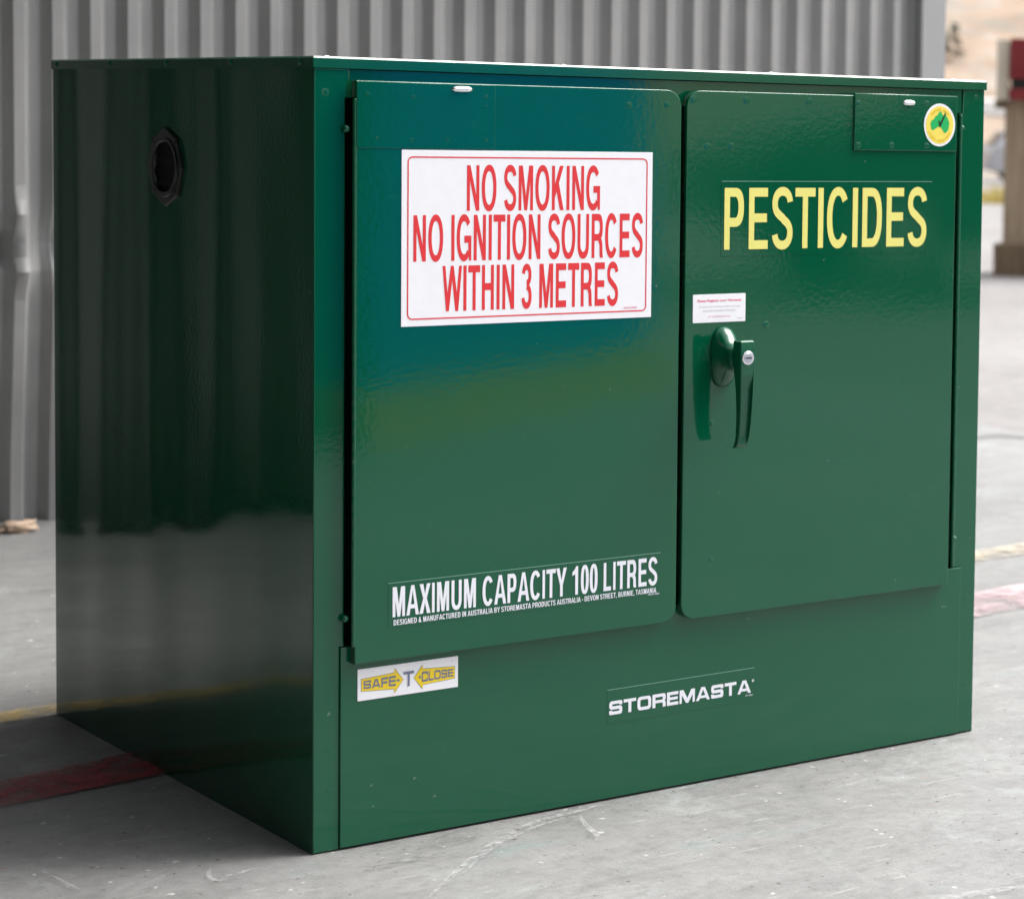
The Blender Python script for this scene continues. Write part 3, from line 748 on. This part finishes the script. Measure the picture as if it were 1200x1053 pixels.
# signs and stickers -----------------------------------------------------------
DH = .0150
sg = plate('warning_sign', M['white_vinyl'], cab, F, .1036, .4528, .6320, .8452, DH, DH + .0006, bevel=.0002)
mb = MB()
a = rrect(.1110, .4454, .6400, .8374, (.007,) * 4); b = rrect(.1110, .4454, .6400, .8374, (.007,) * 4, .0017)
mb.rings([[F(u, v, DH + .0008) for u, v in a], [F(u, v, DH + .0008) for u, v in b]], cap0=False, cap1=False, smooth=False); mb.build('sign_border', M['red_ink'], sg)
LH_ = DH + .0008
caps('lettering', 'NO SMOKING', M['red_ink'], sg, F, .1895, .3755, .7715, .8272, LH_, .074, .155)
caps('lettering', 'NO IGNITION SOURCES', M['red_ink'], sg, F, .1190, .4395, .7105, .7665, LH_, .074, .155)
caps('lettering', 'WITHIN 3 METRES', M['red_ink'], sg, F, .1575, .4035, .6490, .7045, LH_, .074, .155)
caps('lettering', 'MAG-0007', M['pink_ink'], sg, F, .4120, .4320, .6440, .6466, LH_, .16, .15)

def film(u0, u1, v0, v1, h):
    o = plate('decal', G, cab, F, u0, u1, v0, v1, h - .0001, h + .0003, bevel=.0001)
    mb = MB(); mb.box(u0, u1, -(h + .0006), -(h + .0003), v1 - .0007, v1 + .0001); mb.build('film_edge_glint', M['film_edge_glint'], o); return o
d1 = film(.5590, .9128, .7085, .8085, DH)
caps('lettering', 'PESTICIDES', M['yellow_ink'], d1, F, .5640, .9045, .7175, .7995, DH + .0007, .105, .145)
d2 = film(.0885, .4716, .2665, .3220, DH)
caps('lettering', 'MAXIMUM CAPACITY 100 LITRES', M['white_ink'], d2, F, .0940, .4668, .2798, .3165, DH + .0007, .105, .15)
caps('lettering', 'DESIGNED & MANUFACTURED IN AUSTRALIA BY STOREMASTA PRODUCTS AUSTRALIA - DEVON STREET, BURNIE, TASMANIA', M['white_ink'], d2, F, .0955, .4655, .2697, .2763, DH + .0007, .15, .155)
caps('lettering', 'PN-DP-0005', M['white_ink'], d2, F, .4530, .4700, .2668, .2690, DH + .0007, .15, .15)
# note: the small code line sits just under the address
d3 = film(.4005, .6305, .1010, .1465, .0032)
link('lettering', fit(wide_text('lettering', 'STOREMASTA'), F, .4035, .6245, .1128, .1308, .0039), M['white_ink'], d3)
lettering('lettering', '®', M['white_ink'], d3, F, .6260, .6295, .1270, .1308, .0039, .02)
caps('lettering', 'DP-0021', M['white_ink'], d3, F, .6160, .6280, .1085, .1103, .0039, .15, .15)
# please register label
rl = plate('warranty_label', M['white_vinyl'], cab, F, .5168, .5995, .6215, .6590, DH, DH + .0004, (.001,) * 4, bevel=.0001)
lettering('lettering', 'Please Register your Warranty', M['pink_ink'], rl, F, .5235, .5930, .6480, .6522, DH + .0006, .03)
lettering('lettering', 'Complete your warranty registration using', M['pale_ink'], rl, F, .5265, .5905, .6408, .6440, DH + .0006, 0)
lettering('lettering', 'the details on the back of the door', M['pale_ink'], rl, F, .5320, .5840, .6358, .6390, DH + .0006, 0)
caps('lettering', 'STOREMASTA', M['pink_ink'], rl, F, .5405, .5755, .6280, .6304, DH + .0006, .15, .15, .3)
caps('lettering', 'DP-0106', M['pale_ink'], rl, F, .5870, .5940, .6254, .6270, DH + .0006, .15, .15)
# round sticker
def ell(u, v, r, n=48): return [(u + r * .93 * math.cos(2 * math.pi * i / n), v + r * math.sin(2 * math.pi * i / n)) for i in range(n)]
SU, SV, SH = .9225, .8885, .0178
mb = MB(); mb.rings([[F(u, v, SH) for u, v in ell(SU, SV, .0302)], [F(u, v, SH + .0004) for u, v in ell(SU, SV, .0301)]], smooth=False); st = mb.build('round_sticker', M['white_vinyl'], cab)
def shape(name, polys, m, parent, h):
    me = curve_mesh(name, polys)
    for v in me.vertices: v.co = F(v.co.x, v.co.y, h)
    return link(name, me, m, parent)
shape('yellow_disc', [ell(SU, SV, .0267)], M['sticker_yellow'], st, SH + .0006)
for a0, a1, r in ((205, 335, .0235), (40, 140, .0228)):
    n = 26
    for k in range(n):
        if (k * 7) % 5 == 0: continue
        a = R(a0 + (a1 - a0) * k / n); b = a + R((a1 - a0) / n * .62); q = .0019 if a0 > 180 else .0014
        pass
    polys = []
    for k in range(n):
        if k in (9, 10, 18): continue
        a = R(a0 + (a1 - a0) * k / n); b = a + R((a1 - a0) / n * .66); q = .0026
        polys.append([(SU + .93 * rr * math.cos(t), SV + rr * math.sin(t)) for rr, t in ((r, a), (r, b), (r - q, b), (r - q, a))])
    shape('rim_lettering', polys, M['sticker_ochre'], st, SH + .0008)
AUS = [(-.50, .02), (-.44, .16), (-.30, .24), (-.24, .36), (-.12, .42), (-.04, .56), (.08, .60), (.10, .46), (.20, .38), (.26, .62), (.32, .40), (.42, .26), (.50, .06), (.46, -.22), (.36, -.36), (.26, -.40), (.16, -.28), (.06, -.14), (-.06, -.10), (-.20, -.18), (-.30, -.26), (-.42, -.26), (-.46, -.12)]
shape('map_emblem', [rounded([(SU + x * .0345, SV + .001 + y * .0310) for x, y in AUS], [.0012] * len(AUS), 3)], M['sticker_green'], st, SH + .0008)
TK = [(-.10, .20), (-.02, .17), (.00, .02), (.30, .62), (.36, .60), (.04, -.20), (-.03, -.20)]
shape('tick_mark', [[(SU + x * .030, SV + .002 + y * .024) for x, y in TK]], M['black'], st, SH + .0010)
# arrow sticker on the lower panel
BH = .0034
sc = plate('arrow_sticker', M['white_vinyl'], cab, F, .0548, .1874, .1798, .2186, BH - .0001, BH + .0005, bevel=.0001)
def arrow(sgn, grow, h, m, name):
    cx, cy = .1211, .1988
    P = [(-.0615, -.0072), (-.0188, -.0098), (-.0188, -.0150), (-.0072, 0), (-.0188, .0150), (-.0188, .0098), (-.0615, .0072)]
    P = [(cx - sgn * -p[0] if sgn > 0 else cx - p[0], cy + p[1]) for p in P]
    c = Vector((sum(p[0] for p in P) / 7, cy))
    if grow:
        P = [(p[0] + math.copysign(grow, p[0] - c.x), p[1] + math.copysign(grow, p[1] - cy) if abs(p[1] - cy) > 1e-5 else p[1]) for p in P]
    shape(name, [P], m, sc, h)
for sgn in (1, -1):
    arrow(sgn, .0005, BH + .0007, M['grey_ink'], 'arrow_outline'); arrow(sgn, 0, BH + .0009, M['sign_yellow'], 'arrow')
def taper(U, V): return U, .1988 + (V - .1988) * (1 - .26 * min(1, max(0, (abs(U - .1211) - .0188) / .0427)))
link('lettering', fit(wide_text('lettering', 'SAFE-', gap=.16, s=.26, t=.20), F, .0620, .1090, .1924, .2052, BH + .0011, taper), M['grey_ink'], sc)
link('lettering', fit(wide_text('lettering', '-CLOSE', gap=.16, s=.26, t=.20), F, .1345, .1808, .1924, .2052, BH + .0011, taper), M['grey_ink'], sc)
link('lettering', fit(wide_text('lettering', 'T', s=.24, t=.18), F, .1143, .1282, .1896, .2082, BH + .0011), M['grey_ink'], sc)
lettering('lettering', '®', M['pale_ink'], sc, F, .1780, .1805, .2120, .2148, BH + .0007, .0)

# ================================================================== small things, far things
def blob(name, m, loc, sx, sy, sz, seed, parent=None, sub=3, amp=.25, fr=1.6):
    bm = bmesh.new(); bmesh.ops.create_icosphere(bm, subdivisions=sub, radius=1)
    for v in bm.verts:
        k = 1 + amp * noise.noise(v.co * fr + Vector((seed, 0, 0))); v.co = Vector((v.co.x * sx * k, v.co.y * sy * k, v.co.z * sz * k))
    me = bpy.data.meshes.new(name); bm.to_mesh(me); bm.free()
    for p in me.polygons: p.use_smooth = True
    o = link(name, me, m, parent); o.location = loc; return o
tan = flat('tan_leaf', (.50, .37, .27, 1), .8)
o = blob('crumpled_leaf', tan, (.475, 2.47, .012), .036, .018, .012, 3.3, amp=.85, fr=3.2); tag(o, 'crumpled tan dry leaf lying on the floor at the foot of the dented wall', 'leaf')

def mat_timber(name, a, b):
    k = NM(name); c = k.ramp(k.noise(1, 6, .65, vec=k.scaled((22, 22, 2.5))), [(.3, a), (.7, b)])
    return k.set(Base_Color=c, Roughness=.85)
M['timber'] = mat_timber('weathered_timber', (.20, .145, .09), (.33, .26, .18))
M['timber_dark'] = mat_timber('dark_timber', (.09, .06, .035), (.16, .115, .07))
M['timber_pale'] = mat_timber('pale_timber', (.48, .44, .34), (.60, .57, .47))
M['red_paint'] = flat('red_machine_paint', (.15, .0025, .005, 1), .65)
ax = Vector((.735, -.677, 0)); ay = Vector((.677, .735, 0))     # right / away, as the far yard is laid out
def obox(mb, org, a0, a1, b0, b1, z0, z1):
    v = []
    for a in (a0, a1):
        for b in (b0, b1):
            for z in (z0, z1): q = org + ax * a + ay * b; v.append((q.x, q.y, z))
    return mb.add(v, [(0, 1, 3, 2), (4, 6, 7, 5), (0, 4, 5, 1), (2, 3, 7, 6), (0, 2, 6, 4), (1, 5, 7, 3)])
PO = Vector((8.316, 8.609, 0)); zg = -.012
tp = empty('timber_prop', (PO.x, PO.y, zg), 'weathered brown timber prop on a square footing block under the red machine', 'post')
def child(o, t): o.location = -Vector(t.location); return o
mb = MB(); obox(mb, PO, -.035, .26, -.12, .12, .172, 1.035); child(mb.build('post', M['timber'], tp), tp)
mb = MB(); obox(mb, PO, -.085, .36, -.2, .2, zg, .172); child(mb.build('footing_block', M['timber_dark'], tp), tp)
rm = empty('red_machine', (PO.x, PO.y, 1.035), 'red steel machine frame resting on the timber prop at the right edge', 'machine')
mb = MB(); obox(mb, PO, -.005, 1.8, -.25, .25, 1.18, 1.40); child(mb.build('side_panel', M['red_paint'], rm), rm)
mb = MB(); obox(mb, PO, -.012, 1.8, -.28, -.251, 1.165, 1.195); obox(mb, PO, -.012, 1.8, -.251, .251, 1.160, 1.179); child(mb.build('flange', M['red_paint'], rm), rm)
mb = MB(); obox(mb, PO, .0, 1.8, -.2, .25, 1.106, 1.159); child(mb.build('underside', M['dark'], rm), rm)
mb = MB(); obox(mb, PO, -.005, 1.8, -.28, .25, 1.036, 1.105); child(mb.build('lower_rail', M['red_paint'], rm), rm)
for a0 in (1.2, 1.6):
    mb = MB(); obox(mb, PO, a0, a0 + .14, -.1, .1, zg, 1.035); child(mb.build('support_leg', M['red_paint'], rm), rm)
ps = empty('timber_stake', (PO.x, PO.y, 1.0), 'pale squared timber upright standing against the end of the red machine', 'post')
mb = MB(); obox(mb, PO, -.088, -.016, -.16, -.02, 1.036, 1.395); child(mb.build('upright', M['timber_pale'], ps), ps)
mb = MB(); obox(mb, PO, -.095, -.0362, -.16, .02, .985, 1.0355); child(mb.build('bracket', M['timber_dark'], ps), ps)

# silver car and white van, far off ------------------------------------------------
M['silver'] = flat('silver_paint', (.36, .37, .40, 1), .3, .3); M['white_paint'] = flat('white_paint', (.82, .82, .82, 1), .35)
M['glass'] = NM('dark_glass').set(Base_Color=(.02, .022, .025, 1), Roughness=.08); M['rubber'] = flat('tyre_rubber', (.02, .02, .02, 1), .8)
M['lamp_red'] = flat('lamp_red', (.45, .02, .02, 1), .3)
def loft_body(prof, hw, taper=.86, shoulder=.9):
    """side profile (l, z) extruded across, narrowing above the shoulder line"""
    mb = MB(); rg = []
    for s in (-1, -.9, .9, 1):
        ring = []
        for (l, z) in prof:
            k = hw * (taper if z > shoulder else 1.0); q = (1 if abs(s) < 1 else .97)
            cz = .7; ring.append((l * (1 if abs(s) < 1 else .985), s * k, cz + (z - cz) * q))
        rg.append(ring)
    return mb.rings(rg, smooth=False)
def wheel(l, s, hw, r, parent):
    mb = MB(); rg = []
    for (dy, rr) in ((-.10, r * .9), (-.09, r), (.09, r), (.10, r * .9)):
        rg.append([(l + rr * math.cos(2 * math.pi * i / 24), s * (hw - .09) + dy, r + rr * math.sin(2 * math.pi * i / 24)) for i in range(24)])
    mb.rings(rg); wl = mb.build('wheel', M['rubber'], parent)
    mb = MB(); rg = []
    for (dy, rr) in ((.101, r * .62), (.112, r * .55)):
        rg.append([(l + rr * math.cos(2 * math.pi * i / 20), s * (hw - .09) + s * dy, r + rr * math.sin(2 * math.pi * i / 20)) for i in range(20)])
    mb.rings(rg); mb.build('rim', M['steel'], wl)
def quadpart(name, m, parent, pts): mb = MB(); mb.add(pts, [tuple(range(len(pts)))]); return mb.build(name, m, parent)
car = empty('parked_car', (42.85, 47.53, -.66), 'silver parked hatchback in the far yard, half hidden by the timber prop', 'car')
prof = [(-2.1, .32), (-2.15, .55), (-2.12, .80), (-1.98, .98), (-1.62, 1.36), (-1.2, 1.47), (.1, 1.46), (.95, 1.02), (1.75, .88), (2.08, .72), (2.1, .35), (1.7, .24), (-1.7, .24)]
child_body = loft_body(prof, .86, .80, .99).build('body', M['silver'], car)
for s in (-1, 1):
    for l in (-1.3, 1.3): wheel(l, s, .86, .31, car)
    quadpart('side_window', M['glass'], car, [(-1.55, s * .80, 1.04), (.70, s * .80, 1.04), (.02, s * .70, 1.38), (-1.3, s * .70, 1.38)])
quadpart('rear_window', M['glass'], car, [(-1.985, -.62, 1.0), (-1.985, .62, 1.0), (-1.68, .58, 1.34), (-1.68, -.58, 1.34)])
mb = MB(); mb.box(-2.22, -2.08, -.82, .82, .40, .58); mb.build('bumper', M['silver'], car)
car.rotation_euler.z = math.atan2(ax.y, ax.x) + .25
van = empty('parked_van', (49.0, 59.6, -.68), 'plain white van parked behind the silver car in the far yard', 'van')
prof = [(-2.5, .35), (-2.55, 2.0), (-2.35, 2.38), (1.2, 2.38), (1.5, 2.25), (1.85, 1.35), (2.45, 1.15), (2.5, .4)]
loft_body(prof, .95, .93, 1.6).build('body', M['white_paint'], van)
for s in (-1, 1):
    for l in (-1.6, 1.65): wheel(l, s, .95, .34, van)
    quadpart('side_window', M['glass'], van, [(.75, s * .955, 1.35), (1.7, s * .955, 1.35), (1.42, s * .90, 1.95), (.75, s * .90, 1.95)])
van.rotation_euler.z = math.atan2(ax.y, ax.x) + math.pi
# white sack and a strip of dry grass
o = blob('white_sack', flat('white_sack_cloth', (.80, .80, .80, 1), .8), (9.08 + 7.1, 9.53 + 8.2, .10), .13, .13, .34, 1.7, amp=.3); tag(o, 'plump white sack standing on the gravel beyond the cabinet', 'sack')
M['grass'] = flat('dry_grass_blades', (.55, .45, .14, 1), .9)
mb = MB()
for k in range(2600):
    a = random.uniform(-4.2, 4.2); b = random.uniform(-.8, .8); q = Vector((22.3, 25.2, 0)) + ax * a + ay * b; z = ground_z(q.x, q.y)
    h = random.uniform(.10, .34); d = random.uniform(0, 6.28); dx, dy = .018 * math.cos(d), .018 * math.sin(d); lx, ly = random.uniform(-.1, .1), random.uniform(-.1, .1)
    mb.add([(q.x - dx, q.y - dy, z), (q.x + dx, q.y + dy, z), (q.x + lx, q.y + ly, z + h)], [(0, 1, 2)])
gr = mb.build('dry_grass', M['grass']); tag(gr, 'strip of dry yellow grass at the edge of the far yard', 'grass', kind='stuff')
# scrub on the hill
def mat_scrub():
    k = NM('grey_green_scrub'); c = k.ramp(k.noise(.8, 4, .6), [(.35, (.10, .105, .08)), (.65, (.20, .195, .15))]); return k.set(Base_Color=c, Roughness=1.0)
M['scrub'] = mat_scrub(); mb = MB()
for k in range(260):
    a = random.uniform(0, 2 * math.pi) if k > 40 else R(random.uniform(40, 62)); d = random.uniform(84, 150)
    x, y = CX + d * math.cos(a), CY + d * math.sin(a); z = hill_z(x, y); r = random.uniform(.5, 1.3)
    for q in range(26):
        c = Vector((random.gauss(0, .5), random.gauss(0, .5), abs(random.gauss(.35, .3)))) * r + Vector((x, y, z)); e = r * random.uniform(.12, .3)
        t1 = Vector((random.gauss(0, 1), random.gauss(0, 1), random.gauss(0, 1))).normalized() * e; t2 = Vector((random.gauss(0, 1), random.gauss(0, 1), random.gauss(0, 1))).normalized() * e
        mb.add([c - t1 - t2, c + t1 - t2 * .6, c + t1 + t2, c - t1 * .7 + t2], [(0, 1, 2, 3)])
sb = mb.build('hill_scrub', M['scrub']); tag(sb, 'scattered grey green scrub on the dry hillside', 'scrub', kind='stuff')

# what the doors mirror: a blue cabinet on a timber pallet in the yard in front ----------
M['blue'] = flat('blue_powder_coat', (.001, .24, .90, 1), .8); M['blue'].node_tree.nodes['Principled BSDF'].inputs['Specular IOR Level'].default_value = .1
bc = empty('blue_cabinet', (2.36, -3.80, 0), 'tall blue storage cabinet on a timber pallet facing the green cabinet', 'cabinet')
mb = MB(); slab(mb, lambda u, v, h: (u, h, v), -.785, .785, .13, 1.45, -.62, 0, (.004,) * 4, bevel=.003); mb.build('body', M['blue'], bc)
for s in (-1, 1):
    mb = MB(); slab(mb, lambda u, v, h: (u, h, v), s * .388 - .380, s * .388 + .380, .16, 1.40, 0, .012, (.01,) * 4, bevel=.002); mb.build('door', M['blue'], bc)
M['pine'] = mat_timber('fresh_pine', (.55, .42, .14), (.66, .52, .22))
pl = empty('timber_pallet', (2.2, -4.03, 0), 'rough timber pallet carrying the blue cabinet', 'pallet')
for y0 in (-.36, -.05, .26):
    mb = MB(); mb.box(-.85, .85, y0, y0 + .10, 0, .105); mb.build('bearer', M['pine'], pl)
for k in range(11):
    mb = MB(); mb.box(-.85 + .157 * k, -.85 + .157 * k + .13, -.37, .37, .105, .129); mb.build('deck_board', M['pine'], pl)
M['charcoal'] = flat('charcoal_car_paint', (.015, .03, .022, 1), .5)
dc = empty('parked_car', (7.9, -7.6, -.012), 'dark charcoal hatchback parked across the yard in front of the cabinet doors', 'car')
prof = [(-2.1, .32), (-2.15, .55), (-2.12, .80), (-1.98, .98), (-1.62, 1.36), (-1.2, 1.47), (.1, 1.46), (.95, 1.02), (1.75, .88), (2.08, .72), (2.1, .35), (1.7, .24), (-1.7, .24)]
loft_body(prof, .86, .80, .99).build('body', M['charcoal'], dc)
for s in (-1, 1):
    for l in (-1.3, 1.3): wheel(l, s, .86, .31, dc)
    quadpart('side_window', M['glass'], dc, [(-1.55, s * .80, 1.04), (.70, s * .80, 1.04), (.02, s * .70, 1.38), (-1.3, s * .70, 1.38)])
dc.rotation_euler.z = R(200)
for k, (x, y, lab) in enumerate(((6.6, -10.6, 'dark green steel drum standing in the yard left of the charcoal car'), (5.0, -9.0, 'black steel drum standing nearest the blue cabinet'))):
    dm = empty('steel_drum', (x, y, -.012), lab, 'drum', 'steel drums in the yard')
    mb = MB(); rg = []
    for z, r in ((0, .28), (.02, .29), (.28, .285), (.30, .297), (.32, .285), (.57, .285), (.59, .297), (.61, .285), (.86, .29), (.88, .28)):
        rg.append([(r * math.cos(2 * math.pi * i / 28), r * math.sin(2 * math.pi * i / 28), z) for i in range(28)])
    mb.rings(rg); mb.build('barrel', M['charcoal'], dm)
    mb = MB(); mb.rings([[(.035 * math.cos(2 * math.pi * i / 14) + .18, .035 * math.sin(2 * math.pi * i / 14), z) for i in range(14)] for z in (.8805, .90)]); mb.build('bung', M['steel'], dm)

bc.rotation_euler.z = R(-30); pl.rotation_euler.z = R(-30); pl.location = (2.36 - .31 * math.sin(R(30)), -3.80 - .31 * math.cos(R(30)), 0)
